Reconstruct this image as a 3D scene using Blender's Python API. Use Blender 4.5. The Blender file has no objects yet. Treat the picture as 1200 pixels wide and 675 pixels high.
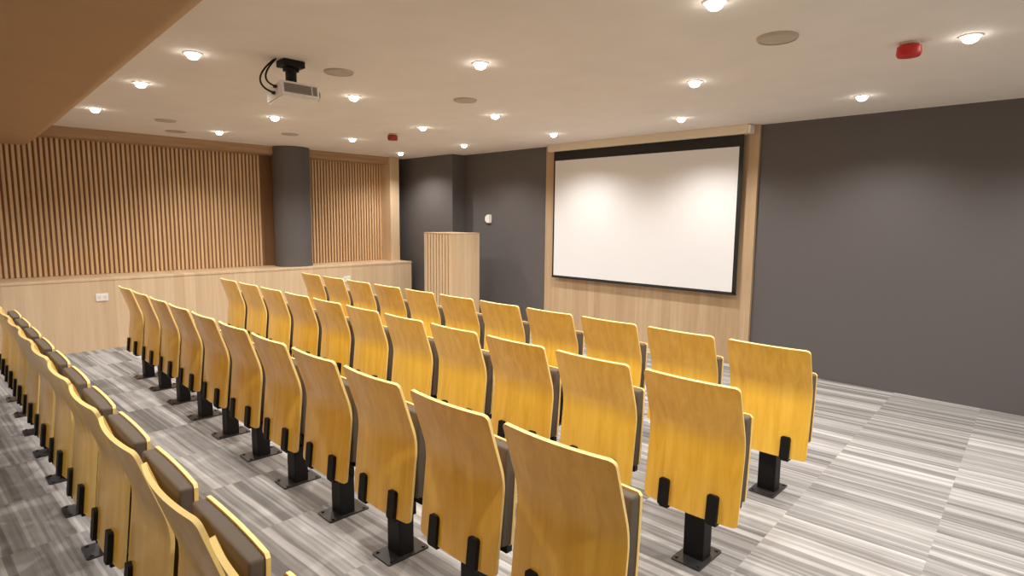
import bpy, bmesh, math, random
from mathutils import Vector, Matrix
random.seed(7)
scene = bpy.context.scene
COL = scene.collection

# ------------------------------------------------------------------ camera
F, YAW, PITCH, ROLL, EYE = 685.2, -0.77571, -0.1190, 0.00988, 1.65
fw = Vector((math.sin(YAW)*math.cos(PITCH), math.cos(YAW)*math.cos(PITCH), math.sin(PITCH)))
rt = Vector((math.cos(YAW), -math.sin(YAW), 0)); up = rt.cross(fw)
rt, up = rt*math.cos(ROLL)+up*math.sin(ROLL), up*math.cos(ROLL)-rt*math.sin(ROLL)
cam = bpy.data.cameras.new('camera'); cam.sensor_width = 36; cam.lens = F*36/1200; cam.clip_start = 0.02
camo = bpy.data.objects.new('camera', cam); COL.objects.link(camo)
M = Matrix((rt, up, -fw)).transposed().to_4x4(); M.translation = (0, 0, EYE)
camo.matrix_world = M
scene.camera = camo

# ------------------------------------------------------------------ world, exposure, lamp settings
w = bpy.data.worlds.new('world'); scene.world = w; w.use_nodes = True
w.node_tree.nodes['Background'].inputs[0].default_value = (1, .93, .84, 1)
w.node_tree.nodes['Background'].inputs[1].default_value = 0.8
scene.view_settings.view_transform = 'Standard'
scene.view_settings.look = 'None'
scene.view_settings.exposure = 0.0
scene.view_settings.gamma = 1.0
scene.view_settings.use_curve_mapping = False
LAMP_W = 93.0                # each recessed downlight
LAMP_COL = (1.0, .98, .95)
LENS_STRENGTH = 22.0

# room constants (metres, camera stands at x=0 y=0)
HC = 2.687; YF = 6.564; XL = -9.10; XR = 3.2; YB = -2.6
LEDGE_X = -8.51; LEDGE_Z = .876; YBLK = 6.30; XBLK = -7.585

# ------------------------------------------------------------------ materials
def srgb(r, g, b):
    f = lambda c: (c/255/12.92) if c/255 <= .04045 else ((c/255+.055)/1.055)**2.4
    return (f(r), f(g), f(b), 1)
def newmat(name):
    m = bpy.data.materials.new(name); m.use_nodes = True
    return m, m.node_tree.nodes, m.node_tree.links, m.node_tree.nodes['Principled BSDF']
def plain(name, col, rough=.5, metal=0, coat=0, bump=0, bscale=200, spec=.5):
    m, N, L, P = newmat(name)
    P.inputs['Roughness'].default_value = rough; P.inputs['Metallic'].default_value = metal
    P.inputs['Coat Weight'].default_value = coat; P.inputs['Specular IOR Level'].default_value = spec
    tc = N.new('ShaderNodeTexCoord'); nz = N.new('ShaderNodeTexNoise'); nz.inputs['Scale'].default_value = bscale
    L.new(tc.outputs['Object'], nz.inputs['Vector'])
    mix = N.new('ShaderNodeMix'); mix.data_type = 'RGBA'
    mix.inputs['A'].default_value = tuple(c*.94 for c in col[:3])+(1,); mix.inputs['B'].default_value = tuple(min(1, c*1.05) for c in col[:3])+(1,)
    L.new(nz.outputs['Fac'], mix.inputs['Factor']); L.new(mix.outputs['Result'], P.inputs['Base Color'])
    if bump:
        b = N.new('ShaderNodeBump'); b.inputs['Strength'].default_value = bump; b.inputs['Distance'].default_value = .002
        L.new(nz.outputs['Fac'], b.inputs['Height']); L.new(b.outputs['Normal'], P.inputs['Normal'])
    return m
def wood(name, c1, c2, rough=.4, coat=0, plank=0, gscale=(26, 26, 1.1), axis='X', contrast=1.0, objrand=0.0, coat_rough=.12):
    """vertical-grain wood; plank>0 gives broad strips of slightly different tone along `axis`"""
    m, N, L, P = newmat(name)
    P.inputs['Roughness'].default_value = rough; P.inputs['Coat Weight'].default_value = coat; P.inputs['Coat Roughness'].default_value = coat_rough
    tc = N.new('ShaderNodeTexCoord'); mp = N.new('ShaderNodeMapping'); mp.inputs['Scale'].default_value = gscale
    oi = N.new('ShaderNodeObjectInfo'); vm = N.new('ShaderNodeVectorMath'); vm.operation = 'SCALE'
    cmb = N.new('ShaderNodeCombineXYZ')
    for k in range(3): L.new(oi.outputs['Random'], cmb.inputs[k])
    L.new(cmb.outputs[0], vm.inputs[0]); vm.inputs['Scale'].default_value = 37.0*(1 if objrand else 0)
    ad = N.new('ShaderNodeVectorMath'); L.new(tc.outputs['Object'], ad.inputs[0]); L.new(vm.outputs[0], ad.inputs[1])
    L.new(ad.outputs[0], mp.inputs['Vector'])
    nz = N.new('ShaderNodeTexNoise'); nz.inputs['Scale'].default_value = 1.0; nz.inputs['Detail'].default_value = 5; nz.inputs['Roughness'].default_value = .6
    nz.inputs['Distortion'].default_value = .6
    L.new(mp.outputs[0], nz.inputs['Vector'])
    rp = N.new('ShaderNodeMapRange'); rp.inputs[1].default_value = .5-.22/contrast; rp.inputs[2].default_value = .5+.22/contrast
    L.new(nz.outputs['Fac'], rp.inputs[0]); fac = rp.outputs[0]
    if plank:
        sp = N.new('ShaderNodeSeparateXYZ'); L.new(tc.outputs['Object'], sp.inputs[0])
        dv = N.new('ShaderNodeMath'); dv.operation = 'MULTIPLY'; dv.inputs[1].default_value = 1/plank; L.new(sp.outputs[axis], dv.inputs[0])
        vo = N.new('ShaderNodeTexVoronoi'); vo.voronoi_dimensions = '1D'; vo.inputs['Scale'].default_value = 1; L.new(dv.outputs[0], vo.inputs['W'])
        sc = N.new('ShaderNodeSeparateColor'); L.new(vo.outputs['Color'], sc.inputs[0])
        mx = N.new('ShaderNodeMix'); mx.inputs['Factor'].default_value = .5; L.new(fac, mx.inputs['A']); L.new(sc.outputs[0], mx.inputs['B']); fac = mx.outputs['Result']
    if objrand:
        mx = N.new('ShaderNodeMix'); mx.inputs['Factor'].default_value = objrand; L.new(fac, mx.inputs['A']); L.new(oi.outputs['Random'], mx.inputs['B']); fac = mx.outputs['Result']
    mix = N.new('ShaderNodeMix'); mix.data_type = 'RGBA'; mix.inputs['A'].default_value = c1; mix.inputs['B'].default_value = c2
    L.new(fac, mix.inputs['Factor']); L.new(mix.outputs['Result'], P.inputs['Base Color'])
    return m
def emis(name, col, s):
    m, N, L, P = newmat(name)
    P.inputs['Base Color'].default_value = (.9, .9, .9, 1)
    P.inputs['Emission Color'].default_value = tuple(col)+(1,); P.inputs['Emission Strength'].default_value = s
    return m
def carpet():
    m, N, L, P = newmat('striped_carpet'); P.inputs['Roughness'].default_value = .95; P.inputs['Specular IOR Level'].default_value = .15
    def math_(op, a, b=None, c=None):
        n = N.new('ShaderNodeMath'); n.operation = op
        for i, v in enumerate((a, b, c)):
            if v is None: continue
            if isinstance(v, (int, float)): n.inputs[i].default_value = v
            else: L.new(v, n.inputs[i])
        return n.outputs[0]
    tc = N.new('ShaderNodeTexCoord'); mp = N.new('ShaderNodeMapping'); mp.inputs['Rotation'].default_value = (0, 0, math.radians(-2.3)); mp.inputs['Location'].default_value = (.29, .1, 0)
    L.new(tc.outputs['Object'], mp.inputs['Vector'])
    sp = N.new('ShaderNodeSeparateXYZ'); L.new(mp.outputs[0], sp.inputs[0]); x, y = sp.outputs[0], sp.outputs[1]
    tx = math_('FLOOR', math_('DIVIDE', x, .66)); colr = N.new('ShaderNodeTexWhiteNoise'); colr.noise_dimensions = '1D'; L.new(tx, colr.inputs['W'])
    ys = math_('ADD', math_('DIVIDE', y, 1.32), math_('MULTIPLY', colr.outputs['Value'], 1.0)); ty = math_('FLOOR', ys)
    cb = N.new('ShaderNodeCombineXYZ'); L.new(tx, cb.inputs[0]); L.new(ty, cb.inputs[1])
    wn = N.new('ShaderNodeTexWhiteNoise'); wn.noise_dimensions = '2D'; L.new(cb.outputs[0], wn.inputs['Vector']); rnd = wn.outputs['Value']
    def stripes(scale, xs):
        # stripes of irregular width; each stripe is broken softly along its length
        nz = N.new('ShaderNodeTexNoise'); nz.noise_dimensions = '2D'; nz.inputs['Scale'].default_value = 1; nz.inputs['Detail'].default_value = 1
        c2 = N.new('ShaderNodeCombineXYZ'); L.new(math_('MULTIPLY_ADD', rnd, 50, math_('MULTIPLY', x, xs)), c2.inputs[0]); L.new(math_('MULTIPLY', y, 6), c2.inputs[1]); L.new(c2.outputs[0], nz.inputs['Vector'])
        wv = math_('MULTIPLY_ADD', rnd, 137.0, math_('MULTIPLY_ADD', nz.outputs['Fac'], .55, math_('MULTIPLY', y, scale)))
        vo = N.new('ShaderNodeTexVoronoi'); vo.voronoi_dimensions = '1D'; vo.inputs['Scale'].default_value = 1; L.new(wv, vo.inputs['W'])
        s = N.new('ShaderNodeSeparateColor'); L.new(vo.outputs['Color'], s.inputs[0]); return s.outputs[0]
    a = stripes(21, 2.4); b = stripes(60, 4.0)
    big = N.new('ShaderNodeTexNoise'); big.inputs['Scale'].default_value = 1; big.inputs['Detail'].default_value = 3
    c3 = N.new('ShaderNodeCombineXYZ'); L.new(math_('MULTIPLY', x, 3.2), c3.inputs[0]); L.new(math_('MULTIPLY', y, 34), c3.inputs[1]); L.new(math_('MULTIPLY', rnd, 9), c3.inputs[2]); L.new(c3.outputs[0], big.inputs['Vector'])
    f = math_('ADD', math_('ADD', math_('MULTIPLY', a, .42), math_('MULTIPLY', b, .28)), math_('ADD', math_('MULTIPLY', big.outputs['Fac'], .34), math_('MULTIPLY_ADD', rnd, .12, -.06)))
    cr = N.new('ShaderNodeValToRGB'); e = cr.color_ramp.elements
    e[0].position = .22; e[0].color = CARPET[0]; e[1].position = .86; e[1].color = CARPET[2]
    k = cr.color_ramp.elements.new(.53); k.color = CARPET[1]
    L.new(f, cr.inputs[0]); L.new(cr.outputs[0], P.inputs['Base Color'])
    fz = N.new('ShaderNodeTexNoise'); fz.inputs['Scale'].default_value = 350; L.new(tc.outputs['Object'], fz.inputs['Vector'])
    bp = N.new('ShaderNodeBump'); bp.inputs['Strength'].default_value = .35; bp.inputs['Distance'].default_value = .004
    L.new(fz.outputs['Fac'], bp.inputs['Height']); L.new(bp.outputs[0], P.inputs['Normal'])
    return m
CARPET = (srgb(108, 104, 101), srgb(147, 143, 139), srgb(186, 182, 178))

MT = dict(
    ceiling=plain('ceiling_paint', srgb(238, 230, 221), .9, bscale=3),
    dark=plain('charcoal_wall', srgb(92, 87, 86), .62, bscale=120, bump=.15),
    offwhite=plain('back_wall_paint', srgb(205, 195, 180), .9, bscale=3),
    tan=plain('tan_soffit', srgb(184, 148, 108), .9, bscale=3),  # even tan, darker and warmer than the main ceiling colour
    oak=wood('pale_oak', srgb(166, 137, 104), srgb(200, 172, 138), .45, plank=.13, axis='X'),
    oakL=wood('pale_oak_ledge', srgb(200, 170, 134), srgb(226, 200, 166), .45, plank=.13, axis='Y'),
    fascia=wood('dimmed_fascia_oak', srgb(158, 122, 84), srgb(186, 150, 110), .5, gscale=(26, 1.1, 26)),  # oak darkened: the dim light at the wall top is in the colour
    slat=wood('slat_oak', srgb(206, 168, 124), srgb(230, 196, 152), .5, plank=.053, axis='Y'),
    slatback=plain('slat_backing', srgb(140, 102, 68), .8),
    ply=wood('amber_plywood', srgb(208, 150, 36), srgb(244, 198, 80), .30, coat=.55, gscale=(22, 22, 1.0), objrand=.35, coat_rough=.16),
    plyedge=plain('plywood_edge', srgb(240, 208, 130), .5, bscale=60),
    plyseat=wood('seat_plywood', srgb(200, 148, 60), srgb(226, 176, 84), .34, coat=.4, gscale=(22, 22, 1.0), objrand=.3),
    fabric=plain('taupe_fabric', srgb(96, 86, 76), .9, bump=.5, bscale=500, spec=.2),
    steel=plain('black_steel', srgb(10, 9, 9), .55, bscale=80, spec=.3),
    plate=plain('dark_base_steel', srgb(58, 55, 54), .38, metal=.4, bscale=80),
    white=plain('white_plastic', srgb(236, 232, 226), .45),
    screen=plain('screen_fabric', srgb(228, 226, 226), .75, bscale=300),
    black=plain('black_border', srgb(14, 13, 13), .6),
    ivory=plain('ivory_casing', srgb(226, 212, 190), .5),
    grille=plain('speaker_grille', srgb(192, 178, 162), .7, bscale=400),
    grille2=plain('pale_grille', srgb(188, 172, 155), .7, bscale=400),
    red=plain('red_plastic', srgb(196, 34, 30), .4),
    maroon=plain('dull_red_plastic', srgb(150, 42, 40), .5),
    silver=plain('projector_shell', srgb(240, 236, 232), .4),
    vent=plain('projector_vent', srgb(140, 130, 120), .6),
    lens=emis('lamp_lens', (1.0, .95, .86), LENS_STRENGTH),
)
MT['carpet'] = carpet()

# ------------------------------------------------------------------ helpers
def bx(bm, lo, hi, mi=0, rot=None, bevel=0):
    c = [(a+b)/2 for a, b in zip(lo, hi)]; s = [abs(b-a) for a, b in zip(lo, hi)]
    r = bmesh.ops.create_cube(bm, size=1, matrix=Matrix.LocRotScale(Vector(c), rot, Vector(s)))
    fs = {f for v in r['verts'] for f in v.link_faces}
    if bevel:
        es = list({e for v in r['verts'] for e in v.link_edges})
        q = bmesh.ops.bevel(bm, geom=es, offset=bevel, segments=2, affect='EDGES', profile=.5)
        fs = set(q['faces']) | {f for f in fs if f.is_valid}
    for f in fs: f.material_index = mi
def cyl(bm, c, r, h, seg=32, mi=0, r2=None, mat=None):
    m = Matrix.Translation(Vector(c)) if mat is None else mat
    q = bmesh.ops.create_cone(bm, cap_ends=True, segments=seg, radius1=r, radius2=r if r2 is None else r2, depth=h, matrix=m)
    for f in {f for v in q['verts'] for f in v.link_faces}: f.material_index = mi
def lathe(bm, prof, c=(0, 0, 0), seg=40, mi=0):
    rings = []
    for r, z in prof:
        rings.append([bm.verts.new((c[0]+r*math.cos(2*math.pi*i/seg), c[1]+r*math.sin(2*math.pi*i/seg), c[2]+z)) for i in range(seg)])
    for a, b in zip(rings, rings[1:]):
        for i in range(seg):
            f = bm.faces.new((a[i], a[(i+1) % seg], b[(i+1) % seg], b[i])); f.material_index = mi
    for ring in (rings[0], rings[-1]):
        f = bm.faces.new(ring); f.material_index = mi
def extrude_poly(bm, pts, axis, a, b, mi=0):
    """prism of 2D outline; axis 'x': pts are (y,z); 'y': (x,z); 'z': (x,y)"""
    def P(p, t): return {'x': (t, p[0], p[1]), 'y': (p[0], t, p[1]), 'z': (p[0], p[1], t)}[axis]
    A = [bm.verts.new(P(p, a)) for p in pts]; B = [bm.verts.new(P(p, b)) for p in pts]
    n = len(pts); fs = [bm.faces.new(A), bm.faces.new(list(reversed(B)))]
    for i in range(n): fs.append(bm.faces.new((A[i], B[i], B[(i+1) % n], A[(i+1) % n])))
    for f in fs: f.material_index = mi
def rrect(wd, ht, r, cx=0, cy=0, seg=5):
    out = []
    for sx, sy, a0 in ((1, 1, 0), (-1, 1, 90), (-1, -1, 180), (1, -1, 270)):
        for i in range(seg+1):
            a = math.radians(a0+90*i/seg)
            out.append((cx+sx*(wd/2-r)+r*math.cos(a), cy+sy*(ht/2-r)+r*math.sin(a)))
    return out
def tube(bm, pts, r, seg=8, mi=0):
    pts = [Vector(p) for p in pts]; rings = []; n0 = None
    for i, p in enumerate(pts):
        t = (pts[min(i+1, len(pts)-1)]-pts[max(i-1, 0)]).normalized()
        if n0 is None: n0 = t.orthogonal().normalized()
        n0 = (n0-t*n0.dot(t)).normalized(); b = t.cross(n0)
        rings.append([bm.verts.new(p+r*(math.cos(2*math.pi*k/seg)*n0+math.sin(2*math.pi*k/seg)*b)) for k in range(seg)])
    for a, b in zip(rings, rings[1:]):
        for k in range(seg): bm.faces.new((a[k], a[(k+1) % seg], b[(k+1) % seg], b[k])).material_index = mi
    bm.faces.new(rings[0]); bm.faces.new(rings[-1])
def build(name, bm, mats, parent=None, loc=None, smooth=0):
    bmesh.ops.recalc_face_normals(bm, faces=bm.faces)
    me = bpy.data.meshes.new(name); bm.to_mesh(me); bm.free()
    for m in (mats if isinstance(mats, (list, tuple)) else [mats]): me.materials.append(m)
    if smooth: me.shade_smooth(); me.set_sharp_from_angle(angle=math.radians(smooth))
    o = bpy.data.objects.new(name, me); COL.objects.link(o)
    if parent: o.parent = parent
    if loc: o.location = loc
    return o
def struct(name, bm, mats, smooth=0):
    o = build(name, bm, mats, smooth=smooth); o['kind'] = 'structure'; return o
def thing(name, label, cat, loc=(0, 0, 0), rz=0, group=None):
    o = bpy.data.objects.new(name, None); COL.objects.link(o); o.empty_display_size = .1
    o.location = loc; o.rotation_euler = (0, 0, rz); tag(o, label, cat, group); return o
def tag(o, label, cat, group=None):
    o['label'] = label; o['category'] = cat
    if group: o['group'] = group
def kids(o): return [c for c in list(bpy.data.objects) if c.parent == o]
def copy_tree(o, parent=None):
    ch = kids(o); c = o.copy(); COL.objects.link(c)
    if parent: c.parent = parent
    for k in ch: copy_tree(k, c)
    return c
B = bmesh.new

# ------------------------------------------------------------------ room shell
b = B(); bx(b, (XL-.3, YB-.2, -.12), (XR+.2, YF+.2, 0)); struct('floor', b, MT['carpet'])
b = B(); bx(b, (XL-.3, YB-.2, HC), (XR+.2, YF+.2, HC+.12)); struct('ceiling', b, MT['ceiling'])
b = B(); bx(b, (XL-.3, YF, 0), (XR+.2, YF+.2, HC)); bx(b, (XL-.3, YBLK, 0), (XBLK, YF+.01, HC)); struct('wall_front', b, MT['dark'])
b = B(); bx(b, (XL-.3, YB, 0), (XL-.05, YF, HC)); struct('wall_left', b, MT['slatback'])
# the right-hand side, out of the picture, has an invented opening that lets world light onto the ceiling
b = B(); bx(b, (XR, YB, 0), (XR+.2, YF, .45)); bx(b, (XR, YB, HC-.15), (XR+.2, YF, HC)); struct('wall_right', b, MT['offwhite'])
b = B(); bx(b, (XL-.3, YB-.2, 0), (XR+.2, YB, HC)); struct('wall_back', b, MT['offwhite'])
# lowered ceiling at the upper left, its front edge sloping up to the main ceiling
def soffit_pt(x, dy): return (1.07+(-3.17-x)*.0299)+dy
prof = [(None, 2.455), (-.275, 2.455), (-.245, 2.462), (-.215, 2.482), (-.09, 2.592), (-.02, 2.672), (0, HC+.02), (None, HC+.02)]
b = B(); rows = []
for x in (XL-.05, XR):
    rows.append([b.verts.new((x, YB if d is None else soffit_pt(x, d), z)) for d, z in prof])
n = len(prof)
b.faces.new(rows[0]); b.faces.new(rows[1])
for i in range(n): b.faces.new((rows[0][i], rows[1][i], rows[1][(i+1) % n], rows[0][(i+1) % n]))
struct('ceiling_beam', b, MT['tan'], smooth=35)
# oak wall panel behind the screen
b = B(); bx(b, (-5.724, 6.524, 0), (-2.647, YF+.01, HC), bevel=.002); struct('wall_panel', b, MT['oak'])
# low oak ledge wall on the left
b = B(); bx(b, (XL-.05, YB, 0), (LEDGE_X, 6.125, LEDGE_Z-.03)); bx(b, (XL-.05, YB, LEDGE_Z-.03), (LEDGE_X+.006, 6.131, LEDGE_Z), bevel=.003); struct('trim_1', b, MT['oakL'])
# oak fascia over the slats and reveals
FX = -8.86; FZ = 2.565
b = B(); bx(b, (XL-.05, 1.0, FZ), (FX, 6.09, HC+.01)); struct('trim_2', b, MT['fascia'])
b = B(); bx(b, (XL-.05, 5.915, LEDGE_Z), (FX+.04, 6.10, HC+.01)); struct('trim_3', b, MT['oakL'])
# slats
def slats(y0, y1):
    b = B(); y = y0
    bx(b, (XL-.06, y0-.01, LEDGE_Z), (XL-.032, y1+.01, FZ+.05), 1)
    while y < y1-.02:
        bx(b, (XL-.035, y, LEDGE_Z), (XL-.012, y+.031, FZ+.05), bevel=.006); y += .053
    return b
struct('wall_slat', slats(-1.2, 3.80), [MT['slat'], MT['slatback']])
struct('wall_slat', slats(4.40, 5.91), [MT['slat'], MT['slatback']])
# round charcoal column standing on the ledge
b = B(); cyl(b, (-8.85, 4.14, (LEDGE_Z+HC)/2), .275, HC-LEDGE_Z+.01, 64); struct('column', b, MT['dark'], smooth=40)

# ------------------------------------------------------------------ projection screen
t = thing('projection_screen', 'wide white pull-down projection screen with black borders on oak panel', 'screen', (-4.16, 6.46, 0))
def sb(name, lo, hi, m, par=t, bev=0):
    q = B(); bx(q, (lo[0]+4.16, lo[1]-6.46, lo[2]), (hi[0]+4.16, hi[1]-6.46, hi[2]), bevel=bev); return build(name, q, m, par)
c = sb('screen_case', (-5.60, 6.405, 2.588), (-2.735, 6.524, HC), MT['ivory'], bev=.006)
q = B(); bx(q, (-.03, -.052, -.043), (0, .06, .045), bevel=.004); build('end_cap', q, MT['white'], c, (-2.735+4.16+.03, 0, 2.635))
sb('screen_fabric', (-5.497, 6.458, .835), (-2.835, 6.461, 2.462), MT['screen'])
q = B()
for lo, hi in (((-5.522, 6.4575, 2.46), (-2.790, 6.4625, 2.59)), ((-5.522, 6.4575, .822), (-5.495, 6.4625, 2.47)), ((-2.837, 6.4575, .822), (-2.790, 6.4625, 2.47)), ((-5.522, 6.4575, .822), (-2.790, 6.4625, .837))):
    bx(q, (lo[0]+4.16, lo[1]-6.46, lo[2]), (hi[0]+4.16, hi[1]-6.46, hi[2]))
build('screen_border', q, MT['black'], t)
sb('bottom_bar', (-5.525, 6.45, .803), (-2.787, 6.47, .824), MT['black'], bev=.004)

# ------------------------------------------------------------------ lectern
PX0, PX1, PY0, PY1, PH = -7.17, -6.52, 5.40, 5.94, 1.425
t = thing('lectern', 'tall pale oak box lectern with slatted front beside the charcoal wall', 'lectern', ((PX0+PX1)/2, (PY0+PY1)/2, 0))
hw, hd = (PX1-PX0)/2, (PY1-PY0)/2
def lb(name, lo, hi, m): q = B(); bx(q, lo, hi, bevel=.0015); return build(name, q, m, t)
lb('side_panel', (hw-.022, -hd, 0), (hw, hd, PH-.02), MT['oakL']); lb('side_panel', (-hw, -hd, 0), (-hw+.022, hd, PH-.02), MT['oakL'])
lb('top', (-hw, -hd, PH-.022), (hw, hd, PH), MT['oak'])
lb('shelf', (-hw+.022, -hd+.03, .70), (hw-.022, hd-.03, .72), MT['oak'])
q = B(); bx(q, (-hw+.02, -hd+.022, 0), (hw-.02, -hd+.034, PH-.02), 1)
x = -hw+.03
while x < hw-.05:
    bx(q, (x, -hd-.001, 0), (x+.047, -hd+.024, PH-.024)); x += .0690
build('slatted_front', q, [MT['oakL'], MT['slatback']], t)

# ------------------------------------------------------------------ auditorium chairs
SEAT_W = .48
def back_profile(n=26):
    A = Vector((0, .93)); K = Vector((.090, .652)); C = Vector((.050, .276))
    a = K+(A-K).normalized()*.062; c_ = K+(C-K).normalized()*.062
    pts = []
    for i in range(9): pts.append(A.lerp(a, i/8))
    for i in range(1, 10): t = i/9; pts.append(a*(1-t)**2+K*2*t*(1-t)+c_*t*t)
    for i in range(1, 10): pts.append(c_.lerp(C, i/9))
    # extra rows near the ends for the rounded corners
    ext = []
    for s in (.0, .004, .009, .015, .022): ext.append(A+(a-A).normalized()*s)
    exb = []
    for s in (.022, .015, .009, .004, .0): exb.append(C+(c_-C).normalized()*s)
    return ext+pts[1:-1]+exb
def shell(prof, width, thick, sag, corner, sagf=None):
    """curved plywood sheet; prof = list of (y,z) from top to bottom; front side is +y; slot 0 faces, slot 1 edges"""
    nu = 14; P = []; L = [0]
    for i in range(1, len(prof)): L.append(L[-1]+(prof[i]-prof[i-1]).length)
    T = L[-1]
    for i, p in enumerate(prof):
        d = min(L[i], T-L[i]); r = corner
        hwid = width/2 - (0 if d >= r else r-math.sqrt(max(0, r*r-(r-d)**2)))
        sg = sag if sagf is None else sag*sagf(L[i]/T)
        row = []
        for j in range(nu+1):
            u = -1+2*j/nu; x = u*hwid
            row.append(Vector((x, p.x-sg*(1-(x/(width/2))**2), p.y)))
        P.append(row)
    b = B(); nr = len(P)
    def nrm(i, j):
        du = P[i][min(j+1, nu)]-P[i][max(j-1, 0)]; dv = P[min(i+1, nr-1)][j]-P[max(i-1, 0)][j]
        n = dv.cross(du).normalized(); return n if n.y > 0 else -n
    R = [[b.verts.new(P[i][j]) for j in range(nu+1)] for i in range(nr)]
    Fv = [[b.verts.new(P[i][j]+nrm(i, j)*thick) for j in range(nu+1)] for i in range(nr)]
    for G in (R, Fv):
        for i in range(nr-1):
            for j in range(nu): b.faces.new((G[i][j], G[i][j+1], G[i+1][j+1], G[i+1][j])).material_index = 0
    loop = [(0, j) for j in range(nu+1)]+[(i, nu) for i in range(1, nr)]+[(nr-1, j) for j in range(nu-1, -1, -1)]+[(i, 0) for i in range(nr-2, 0, -1)]
    for k in range(len(loop)):
        (i, j), (i2, j2) = loop[k], loop[(k+1) % len(loop)]
        b.faces.new((R[i][j], R[i2][j2], Fv[i2][j2], Fv[i][j])).material_index = 1
    return b
OY = .165        # the post stands this far in front of the backrest's top edge
def make_chair():
    t = thing('auditorium_chair', 'x', 'chair')
    pr = [Vector((p.x-OY, p.y)) for p in back_profile()]
    bk = build('backrest', shell(pr, SEAT_W, .014, .022, .022), [MT['ply'], MT['plyedge']], t, smooth=40)
    # black bracket tabs on the rear of the backrest, wrapping under its lower edge to the cross bar
    for sx in (-.120, .127):
        q = B()
        lo_ = Vector((.050-OY, .270)); hi_ = Vector((.0645-OY, .402)); sag = .022*(1-(sx/(SEAT_W/2))**2)
        d = (hi_-lo_).normalized(); nn = Vector((-d.y, d.x))
        def at(s, o): v = lo_+d*s+nn*o; return (v.x-sag, v.y)
        H = (hi_-lo_).length; wd = .052
        outl = rrect(wd, H, .012)
        A = [q.verts.new((sx+p[0], *at(p[1]+H/2, .018))) for p in outl]; C = [q.verts.new((sx+p[0], *at(p[1]+H/2, -.004))) for p in outl]
        q.faces.new(A); q.faces.new(list(reversed(C)))
        for i in range(len(outl)): q.faces.new((A[i], C[i], C[(i+1) % len(outl)], A[(i+1) % len(outl)]))
        bx(q, (sx-.022, .050-OY-.02, .258), (sx+.022, -.02, .272))
        bx(q, (sx-.022, -.035, .258), (sx+.022, -.012, .345))
        build('bracket', q, MT['steel'], t)
    # post and hinge bar
    q = B(); extrude_poly(q, rrect(.106, .086, .006, seg=2), 'z', .006, .372); build('post', q, MT['steel'], t)
    q = B(); bx(q, (-.205, -.022, .322), (.205, .012, .362), bevel=.004); build('hinge_bar', q, MT['steel'], t)
    q = B(); extrude_poly(q, rrect(.150, .238, .008, seg=2), 'z', 0, .008); pl = build('base_plate', q, MT['plate'], t)
    for px in (-.058, .058):
        for py in (-.095, .095):
            q = B(); cyl(q, (px, py, .011), .009, .008, 6); build('bolt', q, MT['plate'], pl)
    # tipped-up seat
    a0, a1 = Vector((.165-OY, .775)), Vector((.140-OY, .365)); mid = (a0+a1)/2+Vector((.008, 0)); n = 22
    pr = []
    for i in range(n+1):
        s = i/n; e = s*s*(3-2*s)*.5+s*.5
        pr.append(a0*(1-e)**2+mid*2*e*(1-e)+a1*e*e)
    st = build('seat', shell(pr, .462, .0125, -.006, .011), [MT['plyseat'], MT['plyedge']], t, smooth=40)
    # cushion on the inner (rear-facing while tipped) side of the seat
    q = B(); dirv = (a1-a0); Hc_ = dirv.length; dirv = dirv.normalized(); nrm_ = Vector((dirv.y, -dirv.x))
    if nrm_.x > 0: nrm_ = -nrm_
    outl = rrect(.454, Hc_-.012, .010, 0, 0, seg=4); cen = (a0+a1)/2+dirv*.001
    layers = [(-.008, 1.0), (.032, 1.0), (.038, .992), (.041, .978), (.042, .955)]
    rings = []
    for dd, sc_ in layers:
        rings.append([])
        for p in outl:
            ex = .227*(1-sc_)
            px = p[0]-math.copysign(min(ex, abs(p[0])), p[0]); py = p[1]-math.copysign(min(ex, abs(p[1])), p[1])
            v = cen-dirv*py+nrm_*dd; rings[-1].append(q.verts.new((px, v.x, v.y)))
    for r1, r2 in zip(rings, rings[1:]):
        for k in range(len(outl)): q.faces.new((r1[k], r1[(k+1) % len(outl)], r2[(k+1) % len(outl)], r2[k]))
    q.faces.new(rings[0]); q.faces.new(rings[-1])
    build('seat_cushion', q, MT['fabric'], st, smooth=50)
    return t
proto = make_chair(); first = True
ORD = ['rightmost', 'second from the right', 'third from the right', 'fourth from the right', 'fifth from the right', 'sixth (middle)',
       'fifth from the left', 'fourth from the left', 'third from the left', 'second from the left', 'leftmost']
ORDD = ['nearest', 'second', 'third', 'fourth', 'fifth', 'sixth', 'seventh', 'eighth', 'ninth', 'tenth', 'eleventh']
# (x of the right chair's left corner, pitch, y of backrest tops, count, row phrase)
ROWS = [(-1.518, .5624, 3.424, 11, 'front row nearest the screen'),
        (-1.482, .563, 2.425, 11, 'second row from the screen'),
        (-1.425, .557, 1.408, 11, 'third row from the screen'),
        (-1.36, .558, .410, 11, 'row closest to the camera')]
for ri, (x0, pt, y, nn, ph) in enumerate(ROWS):
    for k in range(nn):
        o = proto if first else copy_tree(proto); first = False
        o.location = (x0-pt*k+SEAT_W/2, y+OY, 0); o.rotation_euler = (0, 0, random.uniform(-.006, .006))
        if ri < 3: tag(o, f'amber plywood tip-up chair, {ORD[k]} in the {ph}', 'chair', f'chairs in the {ph}')
        else: tag(o, f'amber plywood tip-up chair, {ORDD[k]} from the near end of the {ph}', 'chair', f'chairs in the {ph}')

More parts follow.
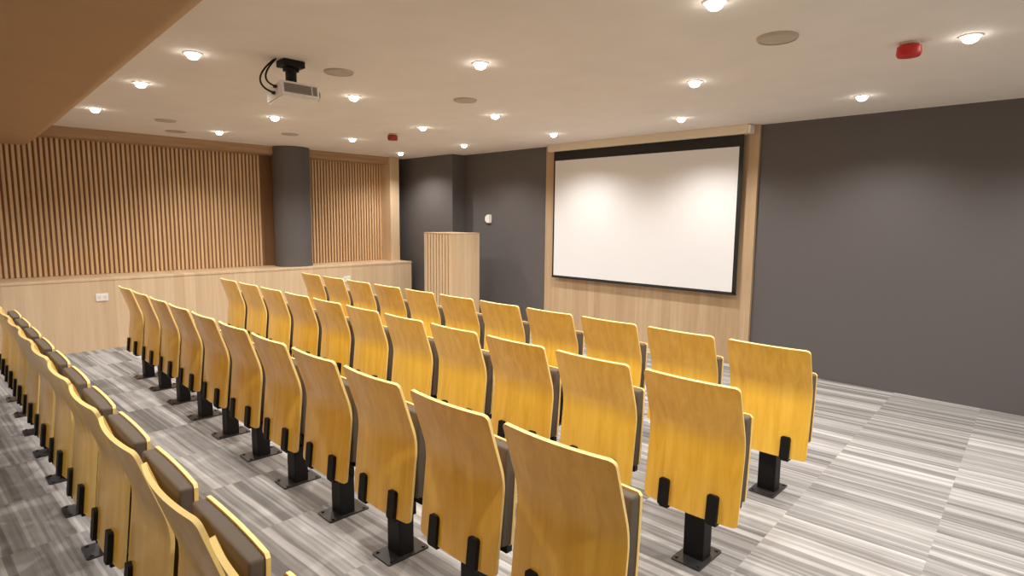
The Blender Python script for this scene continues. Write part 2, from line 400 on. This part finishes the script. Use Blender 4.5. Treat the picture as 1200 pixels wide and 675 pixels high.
# ------------------------------------------------------------------ ceiling downlights
def make_light():
    t = thing('downlight', 'x', 'ceiling light')
    q = B(); lathe(q, [(.058, 0), (.058, -.004), (.052, -.007), (.043, -.006), (.040, 0)]); build('trim_ring', q, MT['white'], t, smooth=40)
    q = B(); lathe(q, [(.0400, -.0005), (.0405, -.010), (.038, -.020), (.031, -.030), (.020, -.037), (.008, -.040), (.002, -.0405)]); build('lens', q, MT['lens'], t, smooth=60)
    for nm, wt, ang, bl in (('lamp', LAMP_W, 142, .8),):
        ld = bpy.data.lights.new(nm, 'SPOT'); ld.energy = wt; ld.color = LAMP_COL; ld.spot_size = math.radians(ang); ld.spot_blend = bl; ld.shadow_soft_size = .04
        lo = bpy.data.objects.new(nm, ld); COL.objects.link(lo); lo.parent = t; lo.location = (0, 0, -.065)
    return t
LIGHTS = [(5.62, [(-8.127, 'leftmost'), (-6.501, 'second from the left'), (-4.819, 'middle'), (-3.099, 'second from the right'), (-1.451, 'rightmost')], 'row nearest the screen wall'),
          (4.225, [(-7.177, 'leftmost'), (-5.617, 'second from the left'), (-4.409, 'middle'), (-2.229, 'second from the right'), (-.57, 'rightmost')], 'second row from the screen wall'),
          (2.77, [(-7.871, 'leftmost'), (-6.261, 'second from the left'), (-4.665, 'middle'), (-3.038, 'second from the right'), (-1.375, 'rightmost')], 'third row from the screen wall'),
          (1.35, [(-7.136, 'leftmost'), (-5.472, 'middle'), (-4.231, 'rightmost')], 'row beside the lowered ceiling')]
lp = make_light(); first = True
for y, xs, ph in LIGHTS:
    for x, wh in xs:
        o = lp if first else copy_tree(lp); first = False
        o.location = (x, y+(.04 if x == -8.127 else 0), HC); tag(o, f'round recessed downlight, {wh} in the {ph}', 'ceiling light', 'recessed ceiling downlights')
for x, y in ((.2, 5.62), (1.08, 4.225), (.28, 2.77), (-2.6, 1.35), (-1.0, 1.35), (.65, 1.35)):
    o = copy_tree(lp); o.location = (x, y, HC); tag(o, 'small round lit recessed downlight outside the right edge of the picture', 'ceiling light', 'recessed ceiling downlights')

for x in (-6.8, -3.0):  # added unseen lamps that brighten the left floor and rear chair backs
    o = copy_tree(lp); o.location = (x, -.55, 2.455); tag(o, 'added unseen round downlight in the lowered ceiling behind the picture', 'ceiling light', 'recessed ceiling downlights')

# ------------------------------------------------------------------ ceiling speakers and vents
def make_speaker(x, y, r, h, label, m='grille'):
    t = thing('ceiling_speaker', label, 'speaker', (x, y, HC), 0, 'round ceiling speakers')
    q = B(); lathe(q, [(r, 0), (r, -h*.5), (r-.006, -h), (r-.014, -h), (r-.016, -h*.4)]); build('rim', q, MT[m], t, smooth=40)
    q = B(); lathe(q, [(r-.016, -h*.3), (r-.016, -h*.8), ((r-.016)*.5, -h*1.05), (.003, -h*1.1)]); build('grille', q, MT[m], t, smooth=40)
make_speaker(-3.967, 2.237, .105, .012, 'round beige ceiling speaker just right of the projector')
make_speaker(-4.052, 3.514, .105, .012, 'round beige ceiling speaker in the middle of the ceiling')
make_speaker(-1.362, 3.52, .11, .02, 'large round beige ceiling speaker at upper right, left of red detector')
make_speaker(-7.403, 2.044, .105, .010, 'round beige ceiling speaker at left, nearer of two beside slatted wall')
make_speaker(-7.377, 3.454, .105, .010, 'round beige ceiling speaker in front of the charcoal column')
make_speaker(-8.275, 2.393, .12, .006, 'faint flush round ceiling vent close to the slatted wall top', 'grille2')

# ------------------------------------------------------------------ red detectors
def detector(x, y, m, label):
    t = thing('fire_detector', label, 'detector', (x, y, HC), 0, 'red ceiling detectors')
    q = B(); lathe(q, [(.052, 0), (.052, -.010), (.046, -.016)]); build('mount', q, MT['grille'], t, smooth=40)
    q = B(); lathe(q, [(.050, -.015), (.062, -.024), (.064, -.062), (.056, -.078), (.02, -.082)]); build('dust_cap', q, MT[m], t, smooth=40)
detector(-.845, 4.15, 'red', 'bright red capped fire detector on ceiling at upper right')
detector(-6.368, 4.316, 'maroon', 'dull red fire detector on ceiling above the charcoal corner')

# ------------------------------------------------------------------ projector on its mount
t = thing('projector', 'white video projector hanging from a black ceiling mount with cables', 'projector', (-3.95, 1.87, HC))
q = B(); bx(q, (-.06, -.075, -.045), (.06, .075, 0), bevel=.006); bx(q, (-.03, -.045, -.07), (.03, .045, -.04), bevel=.004); build('ceiling_bracket', q, MT['steel'], t)
q = B(); cyl(q, (0, 0, -.115), .036, .11, 24); bx(q, (-.05, -.06, -.172), (.05, .06, -.158)); build('mount_arm', q, MT['steel'], t, smooth=40)
tilt = Matrix.Rotation(math.radians(-9), 4, 'Y')
q = B()
extrude_poly(q, rrect(.235, .275, .02, 0, .01, seg=4), 'z', -.055, .048)
bmesh.ops.bevel(q, geom=[e for e in q.edges if abs(e.verts[0].co.z-e.verts[1].co.z) < 1e-6], offset=.01, segments=2, affect='EDGES')
bmesh.ops.transform(q, matrix=Matrix.Translation((0, 0, -.218)) @ tilt, verts=q.verts)
pb = build('body', q, MT['silver'], t, smooth=40)
q = B(); bx(q, (.1165, -.105, -.03), (.1195, .085, .030)); bx(q, (.1165, .093, -.03), (.1195, .125, .030))
for i in range(9): bx(q, (.119, -.10, -.027+i*.0065), (.1205, .08, -.024+i*.0065), 0)
bmesh.ops.transform(q, matrix=Matrix.Translation((0, 0, -.218)) @ tilt, verts=q.verts); build('vent_grille', q, MT['vent'], pb)
q = B(); bx(q, (-.09, -.131, -.035), (.09, -.1275, .02))
bmesh.ops.transform(q, matrix=Matrix.Translation((0, 0, -.218)) @ tilt, verts=q.verts); build('connector_panel', q, MT['white'], pb)
q = B(); m = Matrix.Translation((0, 0, -.218)) @ tilt @ Matrix.Translation((.04, .155, 0)) @ Matrix.Rotation(math.pi/2, 4, 'X')
cyl(q, (0, 0, 0), .035, .03, 28, mat=m); build('lens_barrel', q, MT['black'], pb, smooth=40)
def bez(p0, p1, p2, p3, n=16):
    p0, p1, p2, p3 = map(Vector, (p0, p1, p2, p3)); return [p0*(1-s)**3+p1*3*s*(1-s)**2+p2*3*s*s*(1-s)+p3*s**3 for s in [i/n for i in range(n+1)]]
for p in (((-.03, -.10, -.003), (-.03, -.20, -.09), (.0, -.27, -.20), (.03, -.128, -.232)), ((.0, -.10, -.003), (.0, -.17, -.08), (.02, -.23, -.17), (.06, -.128, -.195))):
    q = B(); tube(q, bez(*p), .006); e = p[3]; bx(q, (e[0]-.012, e[1]-.02, e[2]-.008), (e[0]+.012, e[1]+.005, e[2]+.008)); build('cable', q, MT['steel'], t, smooth=50)

# ------------------------------------------------------------------ wall fittings
def socket(y, label):
    t = thing('wall_socket', label, 'socket', (LEDGE_X, y, .643), 0, 'white wall sockets')
    q = B(); bx(q, (0, -.062, -.046), (.010, .062, .046), bevel=.003); build('face_plate', q, MT['white'], t)
    for s in (-.03, .03):
        q = B(); m = Matrix.Translation((.010, s, 0)) @ Matrix.Rotation(math.pi/2, 4, 'Y'); cyl(q, (0, 0, 0), .019, .003, 24, mat=m); build('outlet', q, MT['ivory'], t)
socket(1.54, 'white double socket on the oak ledge wall, left of the third row')
socket(4.85, 'white wall socket on oak ledge just above the front row chairs')
t = thing('wall_sounder', 'small white domed wall device on the charcoal wall beside the lectern', 'sensor', (-6.975, YF, 1.634))
q = B(); extrude_poly(q, rrect(.115, .135, .025), 'y', 0, -.010); build('back_plate', q, MT['white'], t)
q = B(); pts = [(.05, -.060), (.05, .060), (.0, .060)]+[(.0-.052*math.sin(a*math.pi/10), .060*math.cos(a*math.pi/10)) for a in range(1, 10)]+[(.0, -.060)]
extrude_poly(q, pts, 'y', -.010, -.045); build('cover', q, MT['white'], t, smooth=40)
